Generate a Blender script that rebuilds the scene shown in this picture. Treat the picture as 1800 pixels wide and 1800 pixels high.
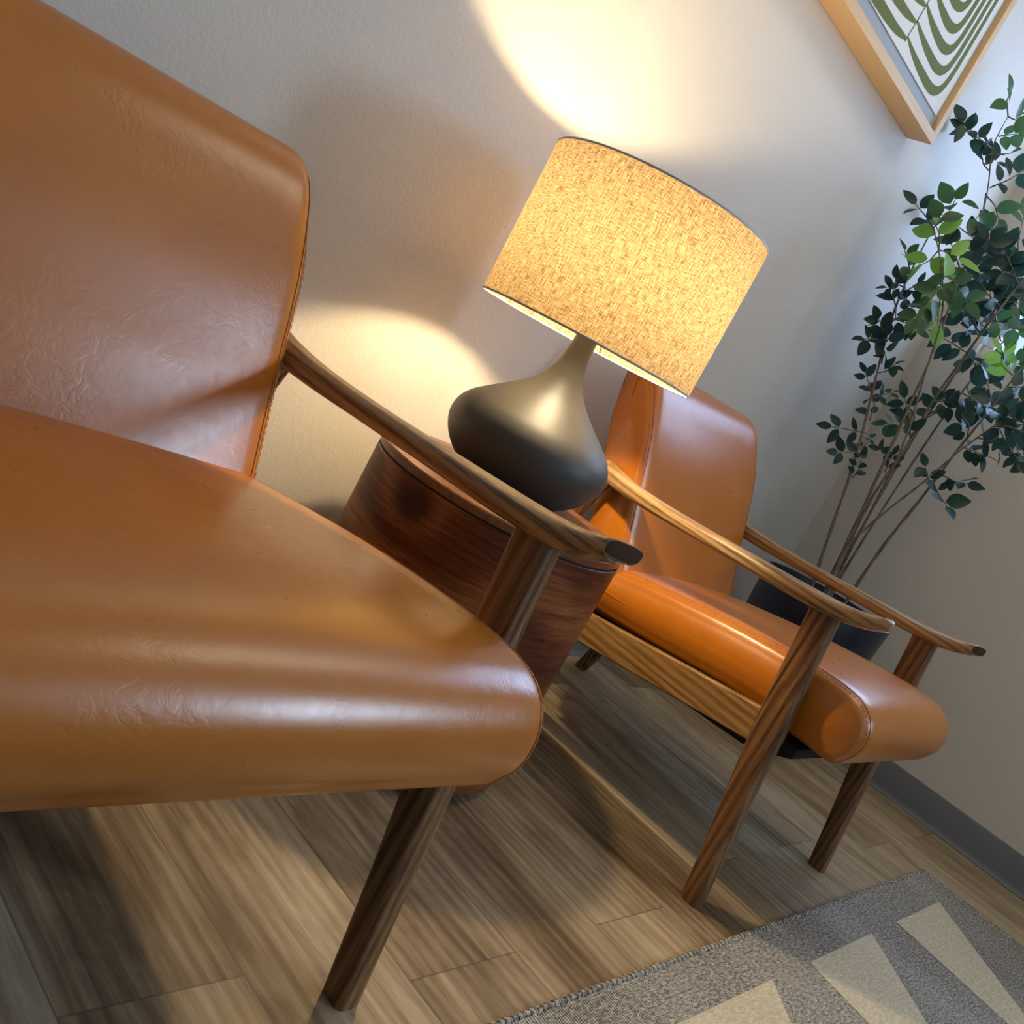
import bpy, bmesh, math, random
from mathutils import Vector, Matrix
random.seed(7)
PI = math.pi
S = bpy.context.scene
for o in list(bpy.data.objects): bpy.data.objects.remove(o)
COL = S.collection

# ------------------------------------------------------------------ camera
cam_d = bpy.data.cameras.new('camera'); cam = bpy.data.objects.new('camera', cam_d); COL.objects.link(cam)
cam_d.sensor_width = 36.0; cam_d.lens = 36.0 * 1733.0 / 1800.0; cam_d.clip_start = 0.02
H = 0.742
R = ((0.61037986, -0.17687650, -0.77210824),
     (-0.63392362, 0.47538371, -0.61004195),
     (0.47494976, 0.86181497, 0.17803845))
# camera axes -> world (columns are the camera's right, up and back)
cam.matrix_world = Matrix(((R[0][0], R[0][1], R[0][2], 0), (R[1][0], R[1][1], R[1][2], 0), (R[2][0], R[2][1], R[2][2], H), (0, 0, 0, 1)))
# world X runs along the chair row, Y towards the wall behind it
m = Matrix(((R[0][0], R[0][1], R[0][2]), (R[1][0], R[1][1], R[1][2]), (R[2][0], R[2][1], R[2][2])))
S.camera = cam

# ------------------------------------------------------------------ world, daylight, exposure
S.view_settings.view_transform = 'Standard'; S.view_settings.look = 'None'
S.view_settings.gamma = 1.0; S.view_settings.exposure = 0.2; S.view_settings.use_curve_mapping = False
w = bpy.data.worlds.new('world'); S.world = w; w.use_nodes = True
bg = w.node_tree.nodes['Background']; bg.inputs[0].default_value = (0.55, 0.75, 1.0, 1); bg.inputs[1].default_value = 1.1

def area(name, loc, direction, sx, sy, power, color, spread=PI):
    d = bpy.data.lights.new(name, 'AREA'); d.shape = 'RECTANGLE'; d.size = sx; d.size_y = sy
    d.energy = power; d.color = color; d.spread = spread
    o = bpy.data.objects.new(name, d); COL.objects.link(o); o.location = loc
    o.rotation_euler = Vector(direction).to_track_quat('-Z', 'Y').to_euler()
    return o
YB = 1.366; XR = 3.175; XL = -4.0; YF = -5.0; ZC = 2.6
DAY = (0.42, 0.60, 1.0); DAY2 = (0.62, 0.77, 1.0)
# windows: (y0, y1, z0, z1) on the right wall; (x0, x1, z0, z1) for the unseen fill window added to the front wall
WIN_R = [(0.28, 1.2, 1.31, 2.25), (-2.80, -1.55, 1.40, 2.40)]
WIN_F_FILL = [(-1.4, 1.5, 0.85, 2.15)]
area('window_daylight', (XR + 0.30, 0.74, 1.78), (-1, 0, 0), 0.92, 0.94, 25, DAY)
area('window_daylight', (XR + 0.30, -2.20, 1.90), (-1, 0, 0), 1.35, 1.05, 125, DAY2)
area('window_daylight', (0.05, YF - 0.30, 1.5), (0, 1, 0), 2.9, 1.3, 3, (0.92, 0.95, 1.0))  # camera-side fill, through a front window added for it
LAMP_POWER = 15.0
area('added_ceiling_fill', (2.1, 0.40, ZC - 0.045), (0, 0, -1), 1.16, 0.56, 5, (1.0, 0.88, 0.70))  # unseen overhead fill, added to brighten the right wall and rug

KNOT = (0.749, 0.420)
# ------------------------------------------------------------------ material helpers
class NT:
    def __init__(s, name):
        s.m = bpy.data.materials.new(name); s.m.use_nodes = True
        s.t = s.m.node_tree; s.b = s.t.nodes['Principled BSDF']; s.out = s.t.nodes['Material Output']
    def n(s, typ, **kw):
        nd = s.t.nodes.new('ShaderNode' + typ)
        ins = kw.pop('ins', {})
        for k, v in kw.items(): setattr(nd, k, v)
        for k, v in ins.items():
            if isinstance(v, bpy.types.NodeSocket): s.t.links.new(v, nd.inputs[k])
            else: nd.inputs[k].default_value = v
        return nd
    def l(s, a, b): s.t.links.new(a, b)
    def math(s, op, a, b=0.0, c=None):
        ins = {0: a, 1: b}
        if c is not None: ins[2] = c
        return s.n('Math', operation=op, ins=ins).outputs[0]
    def mix(s, f, a, b, blend='MIX'):
        nd = s.n('Mix', data_type='RGBA', blend_type=blend)
        for i, v in ((0, f), (6, a), (7, b)):
            if isinstance(v, bpy.types.NodeSocket): s.l(v, nd.inputs[i])
            else: nd.inputs[i].default_value = v if i == 0 else (tuple(v) + (1,))[:4]
        return nd.outputs[2]
    def coord(s, kind='Object'): return s.n('TexCoord').outputs[kind]
    def mapping(s, v, scale=(1, 1, 1), loc=(0, 0, 0), rot=(0, 0, 0)):
        return s.n('Mapping', ins={'Vector': v, 'Scale': scale, 'Location': loc, 'Rotation': rot}).outputs[0]
    def noise(s, v, scale=5, detail=4, rough=0.5, dist=0.0):
        return s.n('TexNoise', ins={'Vector': v, 'Scale': scale, 'Detail': detail, 'Roughness': rough, 'Distortion': dist}).outputs['Fac']
    def ramp(s, f, stops):
        nd = s.n('ValToRGB', ins={0: f}); e = nd.color_ramp.elements
        while len(e) < len(stops): e.new(0.5)
        for i, (p, c) in enumerate(stops):
            e[i].position = p; e[i].color = (tuple(c) + (1,))[:4] if isinstance(c, (tuple, list)) else (c, c, c, 1)
        return nd.outputs[0]
    def bump(s, h, strength=0.3, dist=0.002, normal=None):
        ins = {'Height': h, 'Strength': strength, 'Distance': dist}
        if normal: ins['Normal'] = normal
        return s.n('Bump', ins=ins).outputs[0]
    def set(s, **kw):
        names = {'base': 'Base Color', 'rough': 'Roughness', 'spec': 'Specular IOR Level', 'metal': 'Metallic', 'normal': 'Normal',
                 'coat': 'Coat Weight', 'coat_rough': 'Coat Roughness', 'sheen': 'Sheen Weight'}
        for k, v in kw.items():
            i = s.b.inputs[names[k]]
            if isinstance(v, bpy.types.NodeSocket): s.l(v, i)
            else: i.default_value = (tuple(v) + (1,))[:4] if isinstance(v, (tuple, list)) else v
        return s.m

def plain(name, col, rough=0.6, metal=0.0, spec=0.5):
    return NT(name).set(base=col, rough=rough, metal=metal, spec=spec)

def m_wall(name, col):
    t = NT(name); c = t.coord()
    h1 = t.noise(t.mapping(c, (1, 1, 1)), 130, 3, 0.55)
    h2 = t.noise(c, 320, 2, 0.5)
    n = t.bump(t.math('ADD', h1, t.math('MULTIPLY', h2, 0.5)), 0.35, 0.0022)
    f = t.noise(c, 1.7, 2)
    base = t.mix(f, [x * 0.985 for x in col], [x * 1.015 for x in col])
    return t.set(base=base, rough=0.62, spec=0.35, normal=n)

def m_floor():
    t = NT('vinyl_oak_planks'); c = t.coord(); W = 0.2055
    xyz = t.n('SeparateXYZ', ins={0: c})
    fx = t.math('DIVIDE', t.math('ADD', xyz.outputs[0], -0.102 + 10 * W), W)
    col = t.math('FLOOR', fx); u = t.math('FRACT', fx)
    off = t.n('TexWhiteNoise', noise_dimensions='1D', ins={'W': col}).outputs['Value']
    par = t.math('MODULO', col, 2.0)
    fy = t.math('DIVIDE', t.math('ADD', xyz.outputs[1], t.math('MULTIPLY_ADD', off, 0.16, t.math('MULTIPLY_ADD', par, 0.55, 4.28))), 1.22)
    row = t.math('FLOOR', fy); v = t.math('FRACT', fy)
    pid = t.n('TexWhiteNoise', noise_dimensions='2D', ins={'Vector': t.n('CombineXYZ', ins={0: col, 1: row}).outputs[0]})
    rnd = pid.outputs['Value']
    shift = t.n('VectorMath', operation='SCALE', ins={0: pid.outputs['Color'], 'Scale': 9.0}).outputs[0]
    p = t.n('VectorMath', operation='ADD', ins={0: c, 1: shift}).outputs[0]
    # cathedral rings, long streaks, fine pores
    big = t.noise(t.mapping(p, (5.5, 0.9, 1)), 1.0, 2, 0.5, 0.6)
    rings = t.n('TexWave', wave_type='BANDS', bands_direction='X', wave_profile='SIN',
                ins={'Vector': t.mapping(p, (9, 0.6, 1)), 'Scale': 1.4, 'Distortion': 9.0, 'Detail': 3.0, 'Detail Scale': 0.9}).outputs['Fac']
    streak = t.noise(t.mapping(p, (60, 3.0, 1)), 1.0, 5, 0.6, 0.4)
    fine = t.noise(t.mapping(p, (330, 9.0, 1)), 1.0, 3, 0.6, 0.2)
    blot = t.noise(t.mapping(p, (13, 3.4, 1)), 1.0, 5, 0.6, 0.8)
    g = t.math('ADD', t.math('MULTIPLY', big, 0.30), t.math('MULTIPLY', rings, 0.05))
    g = t.math('ADD', g, t.math('MULTIPLY', streak, 0.20))
    g = t.math('ADD', g, t.math('MULTIPLY', fine, 0.15))
    g = t.math('ADD', g, t.math('MULTIPLY', blot, 0.38))
    g = t.math('ADD', g, t.math('MULTIPLY_ADD', rnd, 0.10, -0.05))
    base = t.ramp(g, [(0.34, (0.060, 0.035, 0.018)), (0.45, (0.165, 0.107, 0.056)), (0.54, (0.29, 0.205, 0.118)), (0.66, (0.46, 0.355, 0.23))])
    eu = t.math('MINIMUM', u, t.math('SUBTRACT', 1.0, u)); ev = t.math('MINIMUM', v, t.math('SUBTRACT', 1.0, v))
    seam = t.math('MAXIMUM', t.math('LESS_THAN', eu, 0.006), t.math('LESS_THAN', ev, 0.0010))
    base = t.mix(t.math('MULTIPLY', seam, 0.55), base, (0.07, 0.05, 0.035))
    hgt = t.math('SUBTRACT', t.math('ADD', t.math('MULTIPLY', fine, 0.7), t.math('MULTIPLY', rings, 0.5)), seam)
    return t.set(base=base, rough=0.55, spec=0.28, normal=t.bump(hgt, 0.35, 0.0012))

def m_wood(name, dark, mid, light, axis='y', scale=1.0, rough=0.38, coat=0.15, fine=1.0, contrast=1.0):
    """grain runs along one object axis"""
    t = NT(name); c = t.coord()
    lo = {'x': 0, 'y': 1, 'z': 2}[axis]
    def sc(a, b): v = [a * scale] * 3; v[lo] = b * scale; return tuple(v)
    warp = t.noise(t.mapping(c, sc(8, 1.2)), 1.0, 2)
    wv = t.n('TexWave', wave_type='RINGS', rings_direction='SPHERICAL', wave_profile='SIN',
             ins={'Vector': t.mapping(c, sc(26, 0.9), (0.35, 0.2, 0.1)), 'Scale': 1.1, 'Distortion': 3.0, 'Detail': 3.0, 'Detail Scale': 1.0, 'Detail Roughness': 0.6}).outputs['Fac']
    st = t.noise(t.mapping(c, sc(120, 5)), 1.0, 4, 0.6, 0.3)
    pore = t.noise(t.mapping(c, sc(520 * fine, 14)), 1.0, 3, 0.6)
    g = t.math('ADD', t.math('MULTIPLY', wv, 0.15 * contrast), t.math('MULTIPLY', st, 0.33))
    g = t.math('ADD', g, t.math('MULTIPLY', pore, 0.34)); g = t.math('ADD', g, t.math('MULTIPLY', warp, 0.20))
    base = t.ramp(g, [(0.36, dark), (0.50, mid), (0.68, light)])
    return t.set(base=base, rough=rough, spec=0.4, coat=coat, coat_rough=0.25, normal=t.bump(pore, 0.25, 0.0008))

def m_walnut_drum():
    t = NT('walnut_veneer'); c = t.coord('UV')
    # veneer figure runs around the drum and swirls about a knot
    xyz = t.n('SeparateXYZ', ins={0: c})
    dx = t.math('MULTIPLY', t.math('SUBTRACT', xyz.outputs[0], KNOT[0]), 22.0); dy = t.math('MULTIPLY', t.math('SUBTRACT', xyz.outputs[1], KNOT[1]), 30.0)
    r2 = t.math('ADD', t.math('MULTIPLY', dx, dx), t.math('MULTIPLY', dy, dy))
    kn = t.math('DIVIDE', 1.0, t.math('ADD', 1.0, r2))
    w1 = t.noise(t.mapping(c, (3, 4, 1)), 1.0, 3, 0.5, 0.5)
    field = t.math('ADD', t.math('MULTIPLY', xyz.outputs[1], 26.0), t.math('ADD', t.math('MULTIPLY', w1, 7.0), t.math('MULTIPLY', kn, 4.0)))
    bands = t.math('MULTIPLY_ADD', t.math('SINE', t.math('MULTIPLY', field, 1.6)), 0.5, 0.5)
    st = t.noise(t.mapping(c, (7, 150, 1)), 1.0, 4, 0.6, 0.4)
    fi = t.noise(t.mapping(c, (26, 620, 1)), 1.0, 3, 0.6)
    g = t.math('ADD', t.math('MULTIPLY', bands, 0.16), t.math('MULTIPLY', st, 0.42))
    g = t.math('ADD', g, t.math('MULTIPLY', fi, 0.28))
    base = t.ramp(g, [(0.26, (0.036, 0.008, 0.003)), (0.42, (0.135, 0.034, 0.010)), (0.60, (0.33, 0.120, 0.034))])
    base = t.mix(t.ramp(kn, [(0.22, 0.0), (0.9, 0.85)]), base, (0.028, 0.010, 0.006))
    return t.set(base=base, rough=0.45, spec=0.25, coat=0.0, coat_rough=0.25, normal=t.bump(fi, 0.15, 0.0006))

def m_leather(name='caramel_leather'):
    t = NT(name); c = t.coord()
    cloud = t.noise(c, 6.0, 4, 0.55, 0.3)
    def ridge(v): return t.math('ABSOLUTE', t.math('SUBTRACT', v, 0.5))
    wr = t.math('MINIMUM', t.math('MULTIPLY', ridge(t.noise(c, 34, 3, 0.5, 1.6)), 9.0), 1.0)
    wr2 = t.math('MINIMUM', t.math('MULTIPLY', ridge(t.noise(c, 85, 2, 0.5, 1.2)), 7.0), 1.0)
    mask = t.ramp(t.noise(c, 9.0, 3, 0.5), [(0.42, 0.15), (0.62, 1.0)])
    mid = t.noise(c, 48, 3, 0.5, 0.8)
    h = t.math('ADD', t.math('MULTIPLY', t.math('ADD', wr, t.math('MULTIPLY', wr2, 0.5)), t.math('MULTIPLY', mask, 0.30)), t.math('MULTIPLY', mid, 0.7))
    base = t.mix(cloud, (0.37, 0.104, 0.005), (0.53, 0.175, 0.011))
    rough = t.math('MULTIPLY_ADD', mid, 0.12, 0.24)
    return t.set(base=base, rough=rough, spec=0.62, coat=0.10, coat_rough=0.25, normal=t.bump(h, 0.13, 0.0020))

def m_shade():
    t = NT('linen_shade'); uv = t.coord('UV')
    a = t.noise(t.mapping(uv, (75, 780, 1)), 1.0, 2, 0.55, 0.0)
    b = t.noise(t.mapping(uv, (640, 60, 1)), 1.0, 2, 0.55, 0.0)
    g = t.math('ADD', t.math('MULTIPLY', a, 0.5), t.math('MULTIPLY', b, 0.5))
    col = t.ramp(g, [(0.40, (0.20, 0.14, 0.07)), (0.5, (0.45, 0.34, 0.20)), (0.60, (0.70, 0.57, 0.38))])
    tr = t.ramp(g, [(0.38, (0.066, 0.041, 0.020)), (0.5, (0.155, 0.103, 0.052)), (0.62, (0.26, 0.185, 0.100))])
    n = t.bump(g, 0.4, 0.001)
    d = t.n('BsdfDiffuse', ins={'Color': col, 'Normal': n}); tl = t.n('BsdfTranslucent', ins={'Color': tr, 'Normal': n})
    m1 = t.n('MixShader', ins={0: 0.52, 1: d.outputs[0], 2: tl.outputs[0]})
    t.l(m1.outputs[0], t.out.inputs[0]); return t.m

def m_leaf(name, c0, c1):
    t = NT(name); f = t.noise(t.coord(), 14, 3)
    col = t.mix(f, c0, c1)
    t.set(base=col, rough=0.42, spec=0.45)
    tl = t.n('BsdfTranslucent', ins={'Color': t.mix(f, [min(1, x * 1.6) for x in c0], [min(1, x * 1.7) for x in c1])})
    mx = t.n('MixShader', ins={0: 0.30, 1: t.b.outputs[0], 2: tl.outputs[0]})
    t.l(mx.outputs[0], t.out.inputs[0]); return t.m

def m_rug(name, c0, c1, c2, sx, sy):
    t = NT(name); c = t.coord()
    a = t.noise(t.mapping(c, (sx, sy, 1)), 1.0, 3, 0.6, 0.3)
    row = t.n('TexWave', wave_type='BANDS', bands_direction='X', wave_profile='SIN', ins={'Vector': c, 'Scale': 62.0, 'Distortion': 1.6, 'Detail': 2.0, 'Detail Scale': 3.0}).outputs['Fac']
    b = t.noise(c, 260, 3, 0.6)
    big = t.noise(t.mapping(c, (4, 2.5, 1)), 1.0, 3)
    g = t.math('ADD', t.math('MULTIPLY', a, 0.45), t.math('ADD', t.math('MULTIPLY', row, 0.12), t.math('MULTIPLY', b, 0.30)))
    g = t.math('ADD', g, t.math('MULTIPLY', big, 0.16))
    base = t.ramp(g, [(0.42, c0), (0.52, c1), (0.62, c2)])
    h = t.math('ADD', row, t.math('MULTIPLY', b, 1.2))
    return t.set(base=base, rough=0.95, spec=0.1, normal=t.bump(h, 0.6, 0.003))

def m_pane():
    t = NT('window_glass')
    tr = t.n('BsdfTransparent', ins={'Color': (0.96, 0.98, 0.98, 1)}); gl = t.n('BsdfGlossy', ins={'Roughness': 0.02, 'Color': (1, 1, 1, 1)})
    fr = t.n('Fresnel', ins={'IOR': 1.45}); bf = t.n('NewGeometry').outputs['Backfacing']
    mx = t.n('MixShader', ins={0: t.math('MULTIPLY', fr.outputs[0], t.math('SUBTRACT', 1.0, bf)), 1: tr.outputs[0], 2: gl.outputs[0]}); t.l(mx.outputs[0], t.out.inputs[0]); return t.m

M = dict(
    wall=m_wall('painted_wall', (0.66, 0.615, 0.545)), ceiling=plain('ceiling_paint', (0.75, 0.74, 0.71), 0.9),
    floor=m_floor(), base=plain('grey_rubber', (0.165, 0.17, 0.185), 0.5),
    trim=plain('white_trim', (0.75, 0.75, 0.73), 0.5), pane=m_pane(),
    leather=m_leather(), thread=plain('cream_thread', (0.50, 0.27, 0.11), 0.8), seamline=plain('leather_piping', (0.40, 0.135, 0.026), 0.4),
    arm=m_wood('oiled_oak_arm', (0.12, 0.060, 0.024), (0.35, 0.205, 0.090), (0.52, 0.35, 0.18), 'y'),
    leg=m_wood('shaded_oak_leg', (0.040, 0.015, 0.006), (0.155, 0.070, 0.026), (0.29, 0.155, 0.066), 'z'),  # same oak as the arms, shade on the legs put into the colour
    rail=m_wood('oiled_oak_rail', (0.12, 0.055, 0.016), (0.27, 0.14, 0.048), (0.40, 0.24, 0.095), 'y', fine=0.6),
    endgrain=plain('end_grain', (0.06, 0.025, 0.012), 0.45), black=plain('black_cloth', (0.012, 0.012, 0.014), 0.9),
    drum=m_walnut_drum(), tabletop=m_wood('walnut_top', (0.10, 0.035, 0.014), (0.20, 0.080, 0.032), (0.31, 0.15, 0.065), 'x', contrast=0.2),
    dark=plain('dark_groove', (0.015, 0.007, 0.005), 0.6), ceramic=plain('matte_black_ceramic', (0.042, 0.041, 0.038), 0.50, 0, 0.5),
    shade=m_shade(), lining=plain('white_lining', (0.85, 0.80, 0.70), 0.7), brass=plain('brushed_metal', (0.35, 0.33, 0.30), 0.4, 1.0),
    hem=plain('grey_hem_tape', (0.45, 0.46, 0.46), 0.6),
    framewood=m_wood('pale_maple', (0.60, 0.40, 0.20), (0.66, 0.45, 0.235), (0.70, 0.50, 0.28), 'x', 0.8, 0.5, 0.0, contrast=0.3),
    mat=plain('grey_mat', (0.40, 0.44, 0.47), 0.8), paper=plain('art_paper', (0.74, 0.75, 0.74), 0.85), ink=plain('olive_ink', (0.12, 0.145, 0.022), 0.8),
    pot=plain('navy_glaze', (0.010, 0.014, 0.032), 0.30), soil=plain('dark_moss', (0.03, 0.025, 0.02), 0.95),
    stand=m_wood('stand_wood', (0.16, 0.05, 0.02), (0.30, 0.10, 0.035), (0.42, 0.16, 0.06), 'z'),
    bark=m_wood('grey_bark', (0.10, 0.075, 0.055), (0.20, 0.155, 0.115), (0.32, 0.26, 0.20), 'z', 1.5, 0.8, 0.0),
    leafdark=m_leaf('deep_green_leaf', (0.010, 0.034, 0.030), (0.022, 0.066, 0.045)),
    leafmid=m_leaf('mid_green_leaf', (0.030, 0.085, 0.035), (0.065, 0.15, 0.05)),
    leafbright=m_leaf('bright_green_leaf', (0.14, 0.34, 0.05), (0.30, 0.52, 0.10)),
    rug=m_rug('grey_rug_wool', (0.10, 0.09, 0.078), (0.30, 0.275, 0.24), (0.60, 0.56, 0.49), 90, 260),
    cream=m_rug('cream_rug_wool', (0.52, 0.44, 0.30), (0.66, 0.57, 0.41), (0.76, 0.68, 0.51), 60, 200),
)

# ------------------------------------------------------------------ mesh helpers
def link(name, bm, mat, parent=None, smooth=True, auto=None):
    me = bpy.data.meshes.new(name); bmesh.ops.recalc_face_normals(bm, faces=bm.faces[:]); bm.to_mesh(me); bm.free()
    mats = mat if isinstance(mat, list) else [mat]
    for x in mats: me.materials.append(x)
    if smooth:
        me.polygons.foreach_set('use_smooth', [True] * len(me.polygons))
        if auto is not None: me.set_sharp_from_angle(angle=math.radians(auto))
    o = bpy.data.objects.new(name, me); COL.objects.link(o)
    if parent is not None: o.parent = parent
    return o
def empty(name, loc=(0, 0, 0), rz=0.0):
    o = bpy.data.objects.new(name, None); COL.objects.link(o); o.location = loc; o.rotation_euler[2] = rz; o.empty_display_size = 0.1; return o
def tag(o, label=None, cat=None, group=None, kind=None):
    if label: o['label'] = label
    if cat: o['category'] = cat
    if group: o['group'] = group
    if kind: o['kind'] = kind
    return o
def box(bm, a, b, bevel=0.0, seg=2):
    r = bmesh.ops.create_cube(bm, size=1.0)
    for v in r['verts']:
        v.co = Vector(((a[0] + b[0]) / 2 + v.co.x * (b[0] - a[0]), (a[1] + b[1]) / 2 + v.co.y * (b[1] - a[1]), (a[2] + b[2]) / 2 + v.co.z * (b[2] - a[2])))
    if bevel > 0:
        es = list({e for v in r['verts'] for e in v.link_edges})
        bmesh.ops.bevel(bm, geom=es, offset=bevel, segments=seg, affect='EDGES', profile=0.6)
    return bm
def loft(bm, rings, close=True, cap=True, mat=None):
    """rings: list of equal-length point lists"""
    vs = [[bm.verts.new(p) for p in r] for r in rings]; n = len(rings[0]); fs = []
    for a, b in zip(vs[:-1], vs[1:]):
        for i in range(n if close else n - 1):
            j = (i + 1) % n
            fs.append(bm.faces.new((a[i], a[j], b[j], b[i])))
    if cap and close:
        fs.append(bm.faces.new(vs[0][::-1])); fs.append(bm.faces.new(vs[-1]))
    if mat is not None:
        for f in fs: f.material_index = mat
    return vs
def ring_super(center, ax, ay, rx, ry, n=20, p=2.6):
    out = []
    for i in range(n):
        t = 2 * PI * i / n; c, s = math.cos(t), math.sin(t)
        out.append(Vector(center) + ax * (rx * math.copysign(abs(c) ** (2 / p), c)) + ay * (ry * math.copysign(abs(s) ** (2 / p), s)))
    return out
def tube(bm, pts, rad, n=8, cap=True):
    pts = [Vector(p) for p in pts]; rings = []
    ref = Vector((0.13, 0.31, 0.94)).normalized()
    for i, p in enumerate(pts):
        d = (pts[min(i + 1, len(pts) - 1)] - pts[max(i - 1, 0)]).normalized()
        a = d.cross(ref)
        if a.length < 1e-3: a = d.cross(Vector((1, 0, 0)))
        a.normalize(); b = d.cross(a).normalized(); r = rad[i] if isinstance(rad, (list, tuple)) else rad
        rings.append([p + a * r * math.cos(2 * PI * k / n) + b * r * math.sin(2 * PI * k / n) for k in range(n)])
    loft(bm, rings, True, cap); return bm
def lathe(bm, prof, n=64, cx=0, cy=0, uv=False):
    rings = [[Vector((cx + max(r, 1e-4) * math.cos(2 * PI * k / n), cy + max(r, 1e-4) * math.sin(2 * PI * k / n), z)) for k in range(n)] for r, z in prof]
    loft(bm, rings, True, False); return bm
def spline(ctrl, per=8):
    """Catmull-Rom through tuples of any length"""
    P = [tuple(c) for c in ctrl]; P = [P[0]] + P + [P[-1]]; out = []
    for i in range(1, len(P) - 2):
        for k in range(per):
            t = k / per; o = []
            for a, b, c, d in zip(P[i - 1], P[i], P[i + 1], P[i + 2]):
                o.append(0.5 * (2 * b + (c - a) * t + (2 * a - 5 * b + 4 * c - d) * t * t + (3 * b - a - 3 * c + d) * t ** 3))
            out.append(tuple(o))
    out.append(P[-2]); return out

# ------------------------------------------------------------------ room shell
T = 0.12
def shell_box(name, parts, mat, bevel=0):
    bm = bmesh.new()
    for a, b in parts: box(bm, a, b, bevel)
    return tag(link(name, bm, mat, smooth=False), kind='structure')
shell_box('floor', [((XL - T, YF - T, -0.1), (XR + T, YB + T, 0))], M['floor'])
shell_box('ceiling', [((XL - T, YF - T, ZC), (XR + T, YB + T, ZC + 0.1))], M['ceiling'])
shell_box('wall_back', [((XL - T, YB, 0), (XR + T, YB + T, ZC))], M['wall'])
shell_box('wall_left', [((XL - T, YF - T, 0), (XL, YB, ZC))], M['wall'])
def wall_with_openings(name, fixed0, fixed1, lo, hi, openings, axis):
    # axis 'x': plane at constant x, openings along y; axis 'y': plane at constant y, openings along x
    parts = []; cur = lo
    def mk(u0, u1, z0, z1):
        if u1 - u0 < 1e-4 or z1 - z0 < 1e-4: return
        parts.append(((fixed0, u0, z0), (fixed1, u1, z1)) if axis == 'x' else ((u0, fixed0, z0), (u1, fixed1, z1)))
    for (u0, u1, z0, z1) in sorted(openings):
        mk(cur, u0, 0, ZC); mk(u0, u1, 0, z0); mk(u0, u1, z1, ZC); cur = u1
    mk(cur, hi, 0, ZC)
    shell_box(name, parts, M['wall'])
wall_with_openings('wall_right', XR, XR + T, YF - T, YB, WIN_R, 'x')
wall_with_openings('wall_front', YF - T, YF, XL, XR, WIN_F_FILL, 'y')
def window(i, o, axis):
    u0, u1, z0, z1 = o; bm = bmesh.new(); f = 0.035
    d0, d1 = (XR + 0.03, XR + 0.08) if axis == 'x' else (YF - 0.08, YF - 0.03)
    def B(bm, a0, a1, b0, b1, e0, e1):
        box(bm, (e0, a0, b0), (e1, a1, b1), 0.003, 1) if axis == 'x' else box(bm, (a0, e0, b0), (a1, e1, b1), 0.003, 1)
    B(bm, u0, u1, z0, z0 + f, d0, d1); B(bm, u0, u1, z1 - f, z1, d0, d1)
    B(bm, u0, u0 + f, z0 + f, z1 - f, d0, d1); B(bm, u1 - f, u1, z0 + f, z1 - f, d0, d1)
    if u1 - u0 > 1.5: um = (u0 + u1) / 2; B(bm, um - f / 2, um + f / 2, z0 + f, z1 - f, d0, d1)
    fr = tag(link('window_%d' % i, bm, M['trim'], smooth=False), kind='structure')
    bm = bmesh.new(); dm = (d0 + d1) / 2; B(bm, u0 + f, u1 - f, z0 + f, z1 - f, dm - 0.002, dm + 0.002)
    link('window_pane', bm, M['pane'], fr, smooth=False)
window(1, WIN_R[0], 'x'); window(2, WIN_R[1], 'x'); window(3, WIN_F_FILL[0], 'y')  # the front window is unseen, added for fill
cl = tag(empty('added_ceiling_panel', (2.1, 0.40, ZC)), 'added unseen flat rectangular white fill panel on the ceiling above the farther armchair', 'ceiling light')  # unseen panel, added as a body for the overhead fill
bm = bmesh.new(); box(bm, (-0.61, -0.31, -0.035), (-0.58, 0.31, 0)); box(bm, (0.58, -0.31, -0.035), (0.61, 0.31, 0)); box(bm, (-0.58, -0.31, -0.035), (0.58, -0.28, 0)); box(bm, (-0.58, 0.28, -0.035), (0.58, 0.31, 0))
link('frame', bm, M['trim'], cl, smooth=False)
dfm = NT('fill_diffuser'); dem = dfm.n('Emission', ins={'Color': (1.0, 0.88, 0.70, 1), 'Strength': 1.6}); dfm.l(dem.outputs[0], dfm.out.inputs[0])  # glow of the added fill panel
bm = bmesh.new(); box(bm, (-0.58, -0.28, -0.02), (0.58, 0.28, -0.012)); link('diffuser', bm, dfm.m, cl, smooth=False)
# cove base: a flat grey band with a rounded toe
def baseboard(name, p0, p1, inward):
    a = Vector(p0); b = Vector(p1); nrm = Vector(inward)
    prof = [(0.0, 0.0), (0.012, 0.0), (0.0122, 0.003), (0.0095, 0.007), (0.0068, 0.013), (0.0055, 0.024), (0.0050, 0.097), (0.0035, 0.1005), (0, 0.1016)]
    bm = bmesh.new(); loft(bm, [[q + nrm * d + Vector((0, 0, z)) for d, z in prof] for q in (a, b)], True, True)
    tag(link(name, bm, M['base'], auto=35), kind='structure')
baseboard('baseboard_right', (XR, YF, 0), (XR, YB, 0), (-1, 0, 0))
baseboard('baseboard_back', (XL, YB, 0), (XR - 0.0125, YB, 0), (0, -1, 0))
baseboard('baseboard_left', (XL, YF, 0), (XL, YB - 0.0125, 0), (1, 0, 0))
baseboard('baseboard_front', (XL + 0.0125, YF, 0), (XR - 0.0125, YF, 0), (0, 1, 0))

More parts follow.
